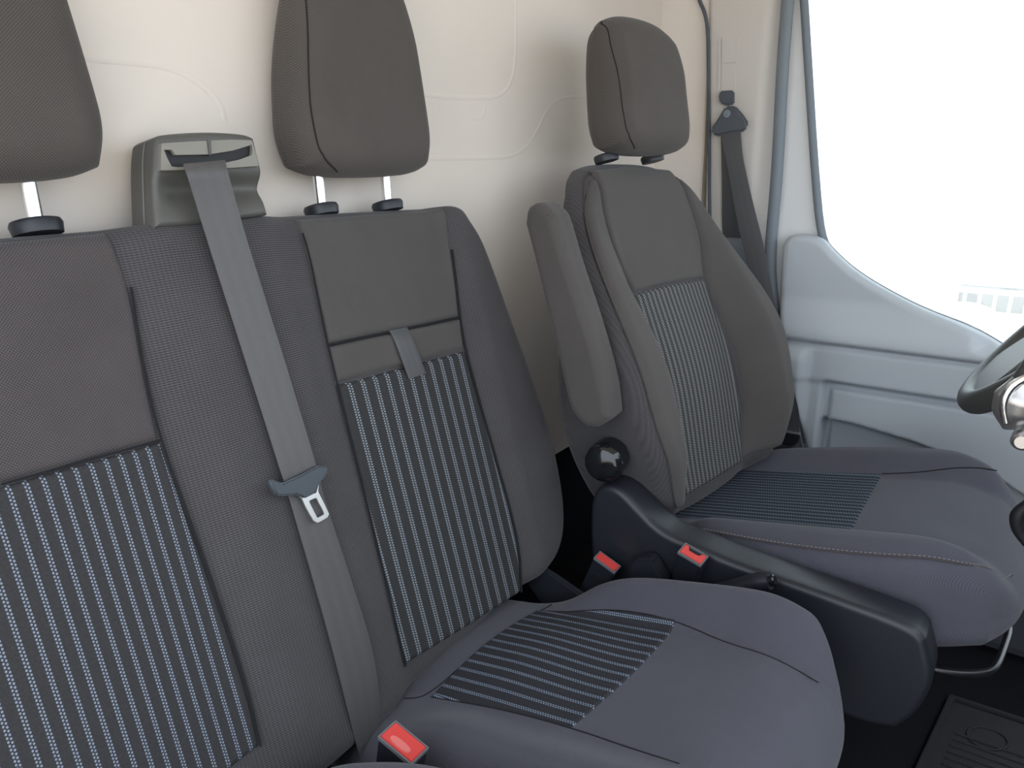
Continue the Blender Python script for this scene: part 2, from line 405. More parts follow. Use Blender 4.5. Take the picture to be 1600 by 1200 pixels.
# ================================================================== the cab shell
YB = .80                    # bulkhead
XW = 1.754                  # where the bulkhead turns forward
XP = 1.78                   # pillar face
wf = wall_frame(YB)
zlow = wf.px(876, 707)[1]
wall = box('wall_back', -.45, XW + .02, YB, YB + .03, zlow + CAMZ * 0, 1.52, WALL, bevel=.004, kind='structure')
wall['label'] = 'cream painted steel bulkhead behind the seats'
def ridge(pts, r=.0042):
    P = [wf.w(*wf.px(u, v, .0), .0) for u, v in pts]
    tube('ridge', P, r, WALL, wall, seg=10, smooth_n=3, squash=((0, 1, 0), .22))
ridge([(60, 86), (118, 88), (160, 93), (210, 97), (260, 103), (300, 120), (330, 145), (345, 165), (352, 190)])
ridge([(600, 140), (663, 147), (700, 152), (740, 153), (775, 152), (793, 140), (803, 115), (806, 80), (806, 40), (805, -20), (804, -60)])
ridge([(728, 154), (732, 172), (738, 184), (745, 186), (752, 184), (757, 172), (759, 154)], .0035)
ridge([(600, 247), (668, 247), (720, 247), (780, 246), (805, 243), (825, 228), (842, 200), (855, 170), (870, 155), (900, 150), (960, 150)])
lowb = box('wall_void_shade', -.45, XW + .02, YB + .03, YB + .05, -.02, zlow + .02, CARP, bevel=0, kind='structure')  # black sheet standing in for the dark void under the bulkhead
# the return wing of the bulkhead beside the pillar
hexa('wall_wing', [(XW, YB + .03, .0), (XW, YB, .0), (XP + .012, .672, .0), (XP + .06, .672, 0), (XW, YB + .03, 1.52), (XW, YB, 1.52), (XP + .012, .700, 1.52), (XP + .06, .700, 1.52)], WALL, bevel=.002, kind='structure')
box('floor', -.5, 2.0, -1.1, 1.0, -.04, .0, CARP, bevel=0, kind='structure')
box('ceiling', -.12, 2.0, -.55, YB + .05, 1.52, 1.56, CEIL, bevel=.01, kind='structure')

box('unseen_dashboard', .05, 1.72, -1.0, -.52, .25, .80, BLK, bevel=.06)  # out of view, added to block low light from the front
tag(bpy.data.objects['unseen_dashboard'], kind='structure')
box('unseen_firewall', -.1, 1.9, -1.08, -1.0, .0, .80, CARP, bevel=0, kind='structure')  # unseen front body, added with the dash to block low light
# B pillar trim with its belt height slot
pf = side_frame(XP)
def pl(pts, c=0): return pf.pp(pts, c)
pil = empty('trim_1', (XP, .6, .1), 'beige plastic pillar trim behind the driver door', None); del pil['label']; tag(pil, 'beige pillar trim between bulkhead and driver door', kind='structure')
o = pad('pillar_cover', pf, [(-.676, .0), (-.44, .0)], [(-.44, .0), (-.515, .75), (-.524, 1.03), (-.537, 1.53)], [(-.715, 1.53), (-.537, 1.53)], [(-.640, .0), (-.672, .89), (-.715, 1.53)], .06, .012, PIL, pil,
    front=lambda a, b: -.045 * sstep(a, -.575, -.505) ** 1.4, nu=40, nv=30, k=.4)
plate('slot_cover', pf, pl([(1128, 59), (1151, 58), (1150, 98), (1128, 99)], .0), -.002, .0022, PIL, pil, bevel=.0008)
plate('slot_cover', pf, pl([(1128, 101), (1150, 100), (1149, 146), (1127, 147)], .0), -.002, .0018, PIL, pil, bevel=.0008)
plate('slot_rail', pf, pl([(1123, 58), (1127, 58), (1126, 148), (1122, 148)], .0), -.002, .003, PIL, pil, bevel=.0008)
zlo = pf.px(1150, 370)[1]
pad('lower_cover', pf, [(-.668, .0), (-.52, .0)], [(-.52, .0), (-.535, zlo)], [(-.664, zlo), (-.535, zlo)], [(-.668, .0), (-.664, zlo)], .02, .005, DOORL, pil, front=lambda a, b: .006 - .03 * sstep(a, -.575, -.505) ** 1.4, nu=20, nv=12)
box('pillar_backing', 1.845, 1.90, .58, .86, .0, 1.53, PIL, pil, bevel=.004)
box('pillar_foot', 1.845, 1.90, .34, .58, .0, .70, DOORL, pil, bevel=.004)
box('sill_side', 1.815, 1.90, -.8, .40, .0, .28, DOORL, pil, bevel=.004)
# black gap seal where bulkhead meets the pillar
tube('trim_2', [pf.w(*pf.px(u, v, .004), .004) for u, v in [(1082, -40), (1092, 0), (1101, 18), (1106, 45), (1107, 100), (1108, 200), (1108.5, 250), (1108, 305), (1112, 420), (1120, 600)]], .0042, RUB, smooth_n=2, kind='structure')
# door opening seal and the white door frame beyond it
df = side_frame(1.80)
seal = [(1236, -60), (1231, 0), (1226, 60), (1222, 120), (1219, 180), (1216, 240), (1211, 310), (1205, 370), (1203, 430), (1210, 490), (1222, 560), (1235, 640), (1250, 720)]
tube('trim_3', [df.w(*df.px(u, v, .02), .02) for u, v in seal], .0135, RUBG, smooth_n=2, kind='structure', squash=((1, 0, 0), .8))

# ---- driver door
XD = 1.75
dd = side_frame(XD)
door = empty('door_1', (XD, .2, .1), 'grey driver door', None); tag(door, 'blue-grey driver door trim with a map pocket and window sill', kind='structure')
wfm = plate('window_frame', df, df.pp([(1228, -60), (1252, -60), (1260, 100), (1272, 260), (1284, 380), (1284, 420), (1250, 560), (1220, 560), (1206, 420), (1212, 240), (1222, 100)]), -.05, -.012, PAINT, door, bevel=.004)
# trim panel: sill to floor, shelf at elbow height, pocket below
silp = dd.pp([(1280, 370), (1300, 396), (1340, 431), (1400, 466), (1450, 490), (1520, 516), (1570, 546), (1640, 590), (1720, 650)])
cor = dd.px(1232, 365); edge = dd.pp([(1262, 720), (1258, 690), (1240, 600), (1226, 530), (1216, 470), (1221, 385)])
top = [edge[-1], cor] + silp
zled = dd.px(1400, 545)[1]; zund = zled - .085
pock = dd.pp([(1287, 655), (1330, 663), (1430, 693), (1500, 720), (1560, 750), (1620, 790)])
def door_front(a, b):
    ledge = .030 * sstep(b, zled + .10, zled + .006) * sstep(b, zled - .012, zled + .002)
    below = .012 * sstep(b, zled, zled - .02)
    lower = -.024 * sstep(b, zund - .002, zund - .016) * sstep(a, -.35, -.335) + .013 * sstep(b, zund - .022, zund - .030) * sstep(a, -.335, -.322)
    shelf = .006 * sstep(b, zled - .01, zled - .02) * sstep(b, zund - .014, zund - .004)
    scoop = -.020 * sstep(b, zled + .012, zled + .03) * sstep(b, zled + .085, zled + .05) * sstep(a, -.075, -.045)
    pl_ = np.interp(a, [q[0] for q in pock], [q[1] for q in pock])
    lower = lower - .045 * sstep(b, pl_ + .004, pl_ - .010) * sstep(a, -.345, -.335)
    rear = .02 * sstep(a, -.37, -.40) * sstep(b, zled, zled - .05)
    return ledge + below + lower + shelf + scoop + rear
a_end = silp[-1][0]
pad('door_panel', dd, [(edge[0][0] + .03, .02), (a_end, .02)], [(a_end, .02), silp[-1]], top, [(edge[0][0] + .03, .02), edge[0]] + edge[1:], .05, .014, DOORM, door, front=door_front, nu=110, nv=130, k=.3)
plate('pocket_shade', dd, [(a, b - .012) for a, b in pock] + [(a_end - .02, .03), (-.315, .03), (-.332, .2)], -.078, -.070, DOORL, door, bevel=.002)  # darker sheet colouring in the shade of the pocket opening
plate('reflector', dd, dd.pp([(1231, 385), (1243, 385), (1243, 412), (1231, 412)]), .0, .0022, DOORM, door, bevel=.001)
box('lower_panel', 1.60, 1.79, -.7, .34, .0, .20, KICK, door, bevel=.03)
# window: glass pane with its rubber run
win = empty('window_1', (1.80, .1, .8), 'driver window', None); tag(win, 'driver door window pane with rubber run', kind='structure')
wpl = df.pp([(1252, -60), (1262, 100), (1272, 260), (1282, 372)])
tube('rubber_run', [df.w(a, b, -.004) for a, b in wpl + df.pp([(1300, 396), (1340, 431), (1400, 466), (1450, 490), (1520, 516), (1570, 546), (1640, 590), (1720, 650)])], .009, RUBG, win, smooth_n=2)
gp = side_frame(1.815)
plate('pane', gp, gp.pp([(1250, -60), (1261, 100), (1270, 260), (1280, 375), (1300, 405), (1400, 475), (1520, 525), (1640, 600), (1720, 660)]) + [(.75, .6), (.45, 1.52), (-.5, 1.52)], -.002, .002, GLASS, win)
box('window_header', 1.78, 1.86, -.6, .56, 1.50, 1.56, PAINT, win, bevel=.01)
portal('portal_windscreen', (.8, -.62, 1.0), (0, 1, 0), 2.4, 1.4)
portal('portal_passenger_door', (-.46, -.1, .8), (1, 0, 0), 1.5, 1.6)
portal('portal_driver_window', (1.9, -.1, 1.05), (-1, 0, 0), 1.3, 1.0)

# ================================================================== passenger double seat
PB = (.498, .694, .757)
bf = back_frame(PB, 16)
b_top = bf.px(470, 333)[1]
xo = PB[0]
def bx(x): return x - xo
bl, brr = bx(.36), bx(.835); blr = bx(.588)
def bench_front(a, b):
    c = .018 * sstep(a, bl - .005, bl + .06) * sstep(a, blr + .005, blr - .06)
    c = c + .022 * sstep(a, brr - .005, brr + .05)
    c = c + .018 * sstep(a, bx(.12), bx(.07))
    return c
bench = empty('passenger_seat', (.5, .45, 0), 'dark grey double passenger seat with two headrests and blue-dotted striped inserts', 'seat')
right = bf.pp([(800, 930), (838, 893), (858, 862), (866, 820), (862, 760), (845, 680), (815, 590), (775, 480), (748, 405), (733, 370), (715, 343)], -.01)
b_bot = bf.px(740, 985)[1]
topb = [(bx(.045), b_top - .010), (bx(.07), b_top - .004), (bx(.2), b_top - .002), (bx(.36), b_top), (bx(.5), b_top), (bx(.6), b_top + .002), (bx(.8), b_top), (right[-1][0] - .012, b_top - .002), right[-1]]
bk = pad('backrest', bf, [(bx(.06), b_bot - .02), (bx(.5), b_bot - .02), right[0]], right, topb, [(bx(.06), b_bot - .02), (bx(.045), b_top - .1), (bx(.045), b_top - .01)], lambda a, b: .052 + .05 * sstep(b, .15, -.3), .024, RIB, bench, front=bench_front, nu=150, nv=120)
# sewn panels
def panel(name, B, R, T, L, mat, parent, front, fr=bf, lift=.0055, r=.008, nu=60, nv=60):
    return pad(name, fr, B, R, T, L, 0, r, mat, parent, front=front, lift=lift, nu=nu, nv=nv, k=.6)
def top_roll(fn, bt, r):           # follow the rounded top edge of the backrest
    return lambda a, b: fn(a, b) - rnd(np.maximum(bt - b, 1e-4), r)
bft = top_roll(bench_front, b_top + .001, .024)
g = .0014
q1 = bf.px(715, 497); q0 = bf.px(510, 540); s0 = bf.px(523, 600); s1 = bf.px(723, 547)
tl = bf.px(462, 345); tr_ = bf.px(690, 340)
pm = bf.pp([(497, 480), (480, 400)]); pr = bf.pp([(708, 450), (697, 390)])
bt = b_top - .006
panel('upper_panel', [(q0[0] + g, q0[1] + g), (q1[0] - g, q1[1] + g)], [(q1[0] - g, q1[1] + g)] + pr + [(tr_[0], bt)], [(tl[0], bt), (tr_[0], bt)], [(q0[0] + g, q0[1] + g)] + pm + [(tl[0], bt)], FABD, bk, bft)
panel('flap', [(s0[0], s0[1] + g), (s1[0], s1[1] + g)], [(s1[0], s1[1] + g), (q1[0] + .001, q1[1] - g)], [(q0[0], q0[1] - g), (q1[0] + .001, q1[1] - g)], [(s0[0], s0[1] + g), (q0[0], q0[1] - g)], FABD, bk, bench_front, nu=50, nv=20)
rb_ = bf.px(812, 925); lb_ = bf.px(628, 1040)
rmid = bf.pp([(808, 870), (790, 790), (757, 670)]); lmid = bf.pp([(608, 950), (573, 800), (540, 670)])
insr = panel('striped_insert', [lb_, bf.px(720, 985), rb_], [rb_] + rmid + [(s1[0] + .001, s1[1] - g)], [(s0[0], s0[1] - g), (s1[0] + .001, s1[1] - g)], [lb_] + lmid + [(s0[0], s0[1] - g)], STRB, bk, bench_front, nu=60, nv=80)
# left place
t0 = bf.px(248, 688); t1 = bf.px(0, 757); dirx = (t1[1] - t0[1]) / (t1[0] - t0[0])
la = bx(.115)
tL = (la, t0[1] + dirx * (la - t0[0]))
ltop = bf.px(165, 356); ledg = bf.pp([(222, 580), (200, 450)])
panel('upper_panel', [(la, tL[1] + g), (t0[0] - g, t0[1] + g)], [(t0[0] - g, t0[1] + g)] + ledg + [(ltop[0], bt)], [(la, bt - .004), (ltop[0], bt)], [(la, tL[1] + g), (la, bt - .004)], FAB, bk, bft)
lbb = bf.px(403, 1165)
panel('striped_insert', [(la, lbb[1] - .01), lbb], [lbb] + bf.pp([(386, 1090), (352, 980), (300, 830)]) + [(t0[0], t0[1] - g)], [(la, tL[1] - g), (t0[0], t0[1] - g)], [(la, lbb[1] - .01), (la, tL[1] - g)], STRL, bk, bench_front, nu=60, nv=80)
# centre seam to the left of the belt, and the pull strap on the flap
def seam(pts, fr, fn, mat, parent, c=.0, r=.0013, name='seam', extra=.0):
    P = [fr.px(u, v, c) for u, v in pts]; P = chaikin(P, 3); A, B = P[:, 0], P[:, 1]
    return tube(name, fr.w(A, B, fn(A, B) + extra), r, mat, parent, seg=6, smooth_n=0)
sp = bf.pp([(610, 517), (636, 513), (648, 556), (664, 584), (640, 592), (622, 552)])
ribbon('pull_strap', [bf.w(*bf.px(u, v, .006), .007 + e) for u, v, e in ((609, 516, -.003), (613, 528, .001), (622, 556, .003), (637, 592, .001))], [bf.w(*bf.px(u, v, .006), .007 + e) for u, v, e in ((637, 511, -.003), (641, 522, .001), (650, 551, .003), (664, 584, .001))], bf.ec, .0022, WEBD, bk, n=24)

def joint(pts, c=.0, r=.0016):
    P = chaikin([bf.px(u, v, c) for u, v in pts], 3); A, B = P[:, 0], P[:, 1]
    return tube('seam', bf.w(A, B, bench_front(A, B) + .0035), r, SEAMK, bk, seg=6, smooth_n=0)
joint([(510, 540), (612, 518.5), (715, 497)])
joint([(524, 600), (509, 540), (497, 480), (481, 400), (470, 365)], r=.0011)
joint([(628, 1040), (608, 950), (573, 800), (540, 670), (524, 600)])
joint([(812, 925), (808, 870), (790, 790), (757, 670), (724, 547), (715, 497), (708, 450), (698, 392)])
joint([(403, 1165), (386, 1090), (352, 980), (300, 830), (248, 688), (222, 580), (200, 450)], r=.0013)
joint([(248, 688), (124, 722.5), (0, 757)], r=.0011)
# cushions of the double seat
cf = seat_frame((.72, .571, .301), 12)
def cx(x): return x - .72
def cushion_front(x0, x1, p0, p1):
    def fn(a, b):
        c = .046 * sstep(a, cx(p1) - .01, cx(p1) + .06) * sstep(b, .02, .14) + .026 * sstep(a, cx(p0) + .01, cx(p0) - .06) * sstep(b, .02, .14)
        c = c - .045 * sstep(b, .36, .52) ** 1.5
        c = c + .010 * np.sin(np.pi * np.clip((a - cx(p0)) / (p1 - p0), 0, 1)) * sstep(b, .25, .1)
        return c
    return fn
def cushion(x0, x1, p0, p1, parent, cf):
    fn = cushion_front(x0, x1, p0, p1)
    B = [(cx(x0) + .02, -.05), (cx(x0) + .05, -.065), (cx(x1) - .08, -.065), (cx(x1) - .05, -.05)]
    R = [(cx(x1) - .05, -.05), (cx(x1) - .045, .04), (cx(x1) - .048, .10), (cx(x1) - .008, .18), (cx(x1), .27), (cx(x1) + .002, .37), (cx(x1) - .018, .44)]
    T = [(cx(x0) + .02, .425), (cx(x0) + .07, .46), (cx(.5 * (x0 + x1)), .475), (cx(x1) - .09, .48), (cx(x1) - .018, .44)]
    L = [(cx(x0) + .02, -.05), (cx(x0), .08), (cx(x0), .36), (cx(x0) + .02, .425)]
    o = pad('cushion', cf, B, R, T, L, .13, .045, FABC, parent, front=fn, nu=110, nv=110)
    return o, fn
cf2 = seat_frame((.72, .571, .343), 12)
c1, fn1 = cushion(.458, .905, .575, .815, bench, cf)
c2, fn2 = cushion(-.02, .430, .06, .27, bench, cf2)
k0, k1, k2, k3 = [cf.px(u, v, .006) for u, v in ((672, 1083), (838, 950), (1057, 973), (893, 1130))]
mtop = cf.px(740, 1025, .006); mr = cf.px(950, 955, .006); ml = cf.px(790, 1104, .006); mb = cf.px(985, 1052, .006)
panel('striped_insert', [k0, mtop, k1], [k1, mr, k2], [k3, mb, k2], [k0, ml, k3], STRC, c1, fn1, fr=cf, lift=.0022, r=.004, nu=70, nv=60)
panel('striped_insert', [(cx(.12), .06), (cx(.33), .06)], [(cx(.33), .06), (cx(.33), .27)], [(cx(.12), .27), (cx(.33), .27)], [(cx(.12), .06), (cx(.12), .27)], STRC, c2, fn2, fr=cf2, lift=.0022, r=.004, nu=40, nv=40)
seam([(838, 950), (950, 955), (1057, 973), (1150, 1003), (1225, 1022), (1275, 1032)], cf, fn1, SEAMK, c1, .006, .0009, extra=.0001)
seam([(672, 1083), (790, 1104), (893, 1130), (980, 1160), (1060, 1185)], cf, fn1, SEAMK, c1, .006, .0009, extra=.0001)
seam([(630, 1085), (672, 1083), (838, 950), (862, 942)], cf, fn1, SEAMK, c1, .006, .0009, extra=.0001)
plate('hinge_cover', side_frame(.885), side_frame(.885).pp([(822, 912), (846, 888), (872, 905), (930, 945), (925, 975), (860, 965)]), -.012, .0, BLK, bench, bevel=.003)
box('seat_plinth', .02, .86, .16, .56, .0, .22, CARP, bench, bevel=.01)

# headrests
def headrest(fr, xc, w0, w1, hh, th, mat, parent, posts, zbase, seamside=True, topw=None, r=.034, crown=.015, tap=.45):
    B = [(xc - w0 + .012, .012), (xc - w0 + .045, .0), (xc + w0 - .045, .0), (xc + w0 - .012, .012)]
    Rr = [(xc + w0 - .012, .012), (xc + w0, .045), (xc + w0 - .004, .09), (xc + .35 * w0 + .65 * w1, hh * .66), (xc + w1 - .004, hh * .87), (xc + w1 - .028, hh - .014)]
    T = [(xc - w1 + .028, hh - .014), (xc - w1 + .065, hh), (xc + w1 - .065, hh), (xc + w1 - .028, hh - .014)]
    L = [(2 * xc - a, b) for a, b in Rr]
    fn = lambda a, b: .006 * np.cos((a - xc) / w0 * 1.3) - crown * sstep(b, hh * .55, hh * 1.05)
    h = pad('headrest', fr, B, Rr, T, L, lambda a, b: th * (1 - tap * sstep(b, hh * .35, hh * 1.1)), r, mat, parent, front=fn, nu=56, nv=60)
    for sg in (-1,):
        A = np.array([w0 - .055, w0 - .022, w0 - .016, w0 - .018, w1 - .006, w1 - .018, w1 - .026]) * sg + xc; Bb = np.array([.006, .022, .06, .1, hh * .72, hh * .92, hh - .016])
        P = resample(chaikin(np.stack([A, Bb], 1), 3), np.linspace(0, 1, 50))
        ring = np.vstack([resample(chaikin(q), np.linspace(0, 1, 80)) for q in (B, Rr, T, L)])
        ds = np.sqrt(((P[:, None] - ring[None]) ** 2).sum(-1)).min(1)
        tube('seam', fr.w(P[:, 0], P[:, 1], fn(P[:, 0], P[:, 1]) - rnd(np.maximum(ds, .0005), r) + .0001), .0010, SEAMH, h, seg=6, smooth_n=0)
    return h
def post(top, bottom, parent, r=.0072): return tube('post', [top, bottom], r, CHR, parent, seg=14, smooth_n=0)
def guide(p, parent, ax=(0, .26, .96), s=1.0):
    g = lathe('post_guide', np.array(p) - np.array(ax) * .006, ax, [(0, .021 * s), (.009, .0225 * s), (.0125, .021 * s), (.0135, .017 * s)], BLK, parent, seg=28)
    return g
ht = 4
for xc, cpx in ((None, ((500, 326), (603, 318))), (None, ((58, 362), (58, 362)))):
    p = [bf.w(bf.px(u, v, -.024)[0], b_top + .006, -.022) for u, v in cpx]
    if cpx[0] == cpx[1]:
        p = [p[0] - np.array([gap, 0, 0]), p[0]]
    gap = float(p[1][0] - p[0][0])
    zt = .5 * (p[0][2] + p[1][2]); yt = .5 * (p[0][1] + p[1][1]); mid = .5 * (p[0][0] + p[1][0])
    hb = zt + .043
    hf = back_frame((mid + .006, yt - .046, hb), ht)
    h = headrest(hf,   .0, .120, .094, .285, .080, HEAD, bench, 2, hb)
    for q in p:
        q = np.array([q[0], yt, zt]); post((q[0], yt + .004, hb + .03), (q[0], yt, zt), h); guide((q[0], yt, zt), bk)

# the shell on top of the backrest that the belt comes out of
tf = back_frame(tuple(bf.w(*bf.px(314, 352, .012), .012)), 10)
T_ = lambda pts, c=0: tf.pp(pts, c)
Ltw = T_([(241, 356), (240, 330), (238, 280), (238, 240), (241, 217)]); Rtw = T_([(418, 336), (412, 300), (412, 280), (404, 250), (396, 216)])
Ttw = T_([(241, 217), (248, 210), (320, 205), (383, 209), (396, 216)]); Btw = T_([(241, 356), (314, 352), (418, 336)])
b29 = tf.px(300, 296)[1]
aLt = min(q[0] for q in Ltw)
def tower_front(a, b): return -.008 * np.exp(-((b - b29) / .011) ** 2) * sstep(a, aLt + .010, aLt + .035) + .003 * sstep(b, b29 + .005, b29 + .02) + .004 * sstep(b, b29 - .005, b29 - .04)
tow = pad('belt_tower', tf, Btw, Rtw, Ttw, Ltw, .058, .007, GRYP, bench, front=tower_front, nu=60, nv=60, rb=.02)
tube('parting_line', [tf.w(a - .0004, b, -.018) for a, b in Ltw], .0008, PART, tow, seg=6)
outer = T_([(250, 225), (268, 223.5), (295, 222), (325, 220.5), (358, 219), (391, 220), (397, 240), (402, 260), (360, 263), (325, 265), (290, 266), (262, 267), (249, 267), (249, 245)], .006)
inner = T_([(254, 235), (266, 235), (272, 243), (325, 242), (362, 236), (391, 227), (392, 236), (391, 243), (372, 250), (340, 257), (300, 261), (275, 262), (266, 261), (259, 248)], .006)
plate('bezel', tf, outer, .002, .009, GRYB, tow, hole=inner, bevel=.0007)
plate('slot_shade', tf, inner, .002, .0042, DKP, tow)  # black sheet standing in for the shade deep in the slot
plate('divider', tf, T_([(322, 219), (328, 219), (329, 243), (325, 243)], .008), .004, .0105, GRYP, tow, bevel=.0005)

# the belt hanging from it
belt = empty('seat_belt', tuple(bf.w(0, .1, .03)), 'grey seat belt hanging from the shell over the double seat, its steel tongue dangling', 'seat belt')
be = [((286, 256), (352, 250), .040), ((290, 268), (354, 262), .046), ((298, 292), (362, 292), .040), ((317, 355), (381, 360), .032), ((363, 500), (424, 497), .026), ((405, 632), (462, 620), .026), ((441, 745), (496, 733), .028), ((452, 780), (504, 772), .026), ((489, 905), (543, 888), .026), ((523, 1027), (582, 1010), .026), ((548, 1130), (594, 1090), .022), ((562, 1185), (592, 1150), .012), ((575, 1215), (598, 1180), -.01)]
LE = [bf.w(*bf.px(*l, c), c) for l, r, c in be]; RE = [bf.w(*bf.px(*r, c), c) for l, r, c in be]
ribbon('webbing', LE, RE, bf.ec, .0016, WEB, belt, n=110)
lp = plate('latch_plate', bf, bf.pp([(418.7, 751), (425, 763), (433, 775), (448, 774.5), (462, 773), (476, 779), (493, 770), (498, 757), (506, 747), (512.6, 735), (510, 728), (496, 728), (468, 743), (441, 755), (430, 751), (422, 747)], .036), .0295, .0375, plain('latch_plate_plastic', (.05, .06, .07), .45, .5), belt, bevel=.002, seg=3)
to = [(463, 773), (472, 779.5), (478, 792), (484, 803), (490, 814), (496, 817), (504, 813), (512, 808), (514, 803), (508, 790), (502, 778), (497, 768), (498, 757), (494, 770), (484, 774), (474, 777)]
ti = [(483, 783), (483, 783.5), (486, 790), (490, 798), (495, 808), (496, 809.3), (500, 807.5), (506, 804), (507, 803), (504, 796), (499, 787), (494.5, 778.5), (494, 778), (493, 778), (488, 780), (484, 782)]
plate('tongue', bf, bf.pp(to, .034), .0315, .0345, STL, lp, hole=bf.pp(ti, .034), bevel=.0006)

# ================================================================== driver seat
drv = empty('driver_seat', (1.2, .25, 0), 'dark grey driver seat with a folded-up armrest on its side', 'seat')
KD = 1.06
dfb = yawed(back_frame((1.276, .604, .95), 19), 8); dfb.k = KD
AC, DB = -.012, -.565
def drv_front(a, b):
    x = np.abs(a - AC)
    c = .074 * sstep(x, .112, .185) * sstep(b, -.03, -.36) * (1 - .35 * sstep(b, -.45, -.56))
    c = c + .020 * np.cos(np.clip((a - AC) / .14, -1.3, 1.3)) * np.exp(-((b + .36) / .15) ** 2)
    c = c - .03 * sstep(b, -.05, .05)
    return c
half = [(.170, DB), (.202, DB + .035), (.230, -.46), (.246, -.37), (.241, -.27), (.224, -.19), (.206, -.12), (.184, -.058), (.154, -.014), (.112, .010)]
Rd = [(AC + a, b) for a, b in half]; Ld = [(AC - a, b) for a, b in half]
bkd = pad('backrest', dfb, [Ld[0], (AC - .1, DB - .022), (AC + .1, DB - .022), Rd[0]], Rd, [Ld[-1], (AC - .07, .021), (AC + .07, .021), Rd[-1]], Ld, lambda a, b: .055 + .055 * sstep(b, -.1, -.45), .035, RIB, drv, front=drv_front, nu=120, nv=120, rb=.03)
dft = top_roll(drv_front, .022, .035)
bs_ = -.210
mir = lambda pts: [(AC + a, b) for a, b in pts]
hb2 = mir([(.113, bs_ + g), (.134, -.14), (.132, -.08), (.114, -.002)]); hb1 = mir([(-.113, bs_ + g), (-.134, -.14), (-.132, -.08), (-.114, -.002)])
panel('upper_panel', [hb1[0], (AC, bs_ + .006), hb2[0]], hb2, [hb1[-1], (AC, .008), hb2[-1]], hb1, FABD, bkd, dft, fr=dfb)
hi2 = mir([(.105, DB + .012), (.124, -.46), (.128, -.38), (.120, -.29), (.113, bs_ - g)]); hi1 = mir([(-.105, DB + .012), (-.124, -.46), (-.128, -.38), (-.120, -.29), (-.113, bs_ - g)])
panel('striped_insert', [hi1[0], hi2[0]], hi2, [hi1[-1], (AC, bs_ + .004), hi2[-1]], hi1, STRD, bkd, drv_front, fr=dfb, nv=90)
for sg in (-1, 1):
    P = resample(chaikin([(AC + sg * (a - .014), b) for a, b in half[1:-1]] + [(AC + sg * .113, -.006)], 3), np.linspace(0, 1, 80))
    tube('seam', dfb.w(P[:, 0], P[:, 1], drv_front(P[:, 0], P[:, 1]) - rnd(np.full(80, .0135), .035) + .0004), .0011, SEAM, bkd, seg=6, smooth_n=0)
for sg in (-1, 1):
    outl = [(AC + sg * (a - .012), b) for a, b in [(.192, DB + .02)] + half[1:-2] + [(.144, -.020)]]; inl = [(AC + sg * a, b) for a, b in ((.108, DB + .015), (.1275, -.46), (.1315, -.38), (.1235, -.29), (.1165, -.210), (.1375, -.14), (.1355, -.08), (.121, -.020))]
    l_, r_ = (outl, inl) if sg < 0 else (inl, outl)
    pad('bolster', dfb, [l_[0], r_[0]], r_, [l_[-1], r_[-1]], l_, 0, .013, FABD, bkd, front=dft, lift=.006, nu=24, nv=90, k=.6)
# driver headrest
pc = np.array([1.283, .633, .963]); pe = dfb.ea * KD
for sx in (-.070, .070): guide(pc + pe * sx, bkd)
hfd = yawed(back_frame(tuple(pc + np.array([-.004, -.066, .012])), 10), 8); hfd.k = KD
hd = headrest(hfd, .0, .118, .110, .222, .080, HEAD, drv, 2, pc[2], r=.036, tap=.15)
for sx in (-.070, .070): post(pc + pe * sx + np.array([0, .008, .05]), pc + pe * sx, hd)
# cushion
dcf = seat_frame((1.276, .456, .346), 11); dcf.k = KD
def drvc_front(a, b):
    x = np.abs(a)
    return .030 * sstep(x, .115, .185) * sstep(b, .0, .1) - .05 * sstep(b, .36, .52) ** 1.5
Rc = [(.17, .0), (.20, .06), (.225, .16), (.238, .28), (.235, .38), (.20, .455)]
Lc = [(-a, b) for a, b in Rc]
cd_ = pad('cushion', dcf, [(-.17, .0), (-.1, -.03), (.1, -.03), (.17, .0)], Rc, [(-.20, .455), (-.14, .49), (0, .50), (.14, .49), (.20, .455)], Lc, .115, .042, FABC, drv, front=drvc_front, nu=110, nv=110, rb=.03)
panel('striped_insert', [(-.122, -.01), (.122, -.01)], [(.122, -.01), (.130, .285)], [(-.130, .285), (.130, .285)], [(-.122, -.01), (-.130, .285)], striped('fabric_striped_driver_seat', .0135, .2, (.036, .040, .050), (.19, .245, .32), .42, .0040), cd_, drvc_front, fr=dcf, lift=.002, r=.004)
P = resample(chaikin([(-.19, .03), (-.205, .1), (-.224, .2), (-.230, .3), (-.222, .39), (-.185, .455), (-.1, .478)], 3), np.linspace(0, 1, 160))
def cush_edge(P, r=.042, ins=.012): return drvc_front(P[:, 0], P[:, 1]) - rnd(np.full(len(P), ins), r)
stc = dcf.w(P[:, 0], P[:, 1], cush_edge(P))
for i in range(4, 150, 3):
    pass
tube('seam', stc + np.array([-.001, 0, .001]), .0013, SEAM, cd_, seg=6, smooth_n=0)
P2 = resample(chaikin([(.130, .285), (.136, .34), (.15, .4), (.17, .45)], 3), np.linspace(0, 1, 40))
tube('seam', dcf.w(P2[:, 0], P2[:, 1], drvc_front(P2[:, 0], P2[:, 1]) + .0003), .0011, SEAMK, cd_, seg=6, smooth_n=0)
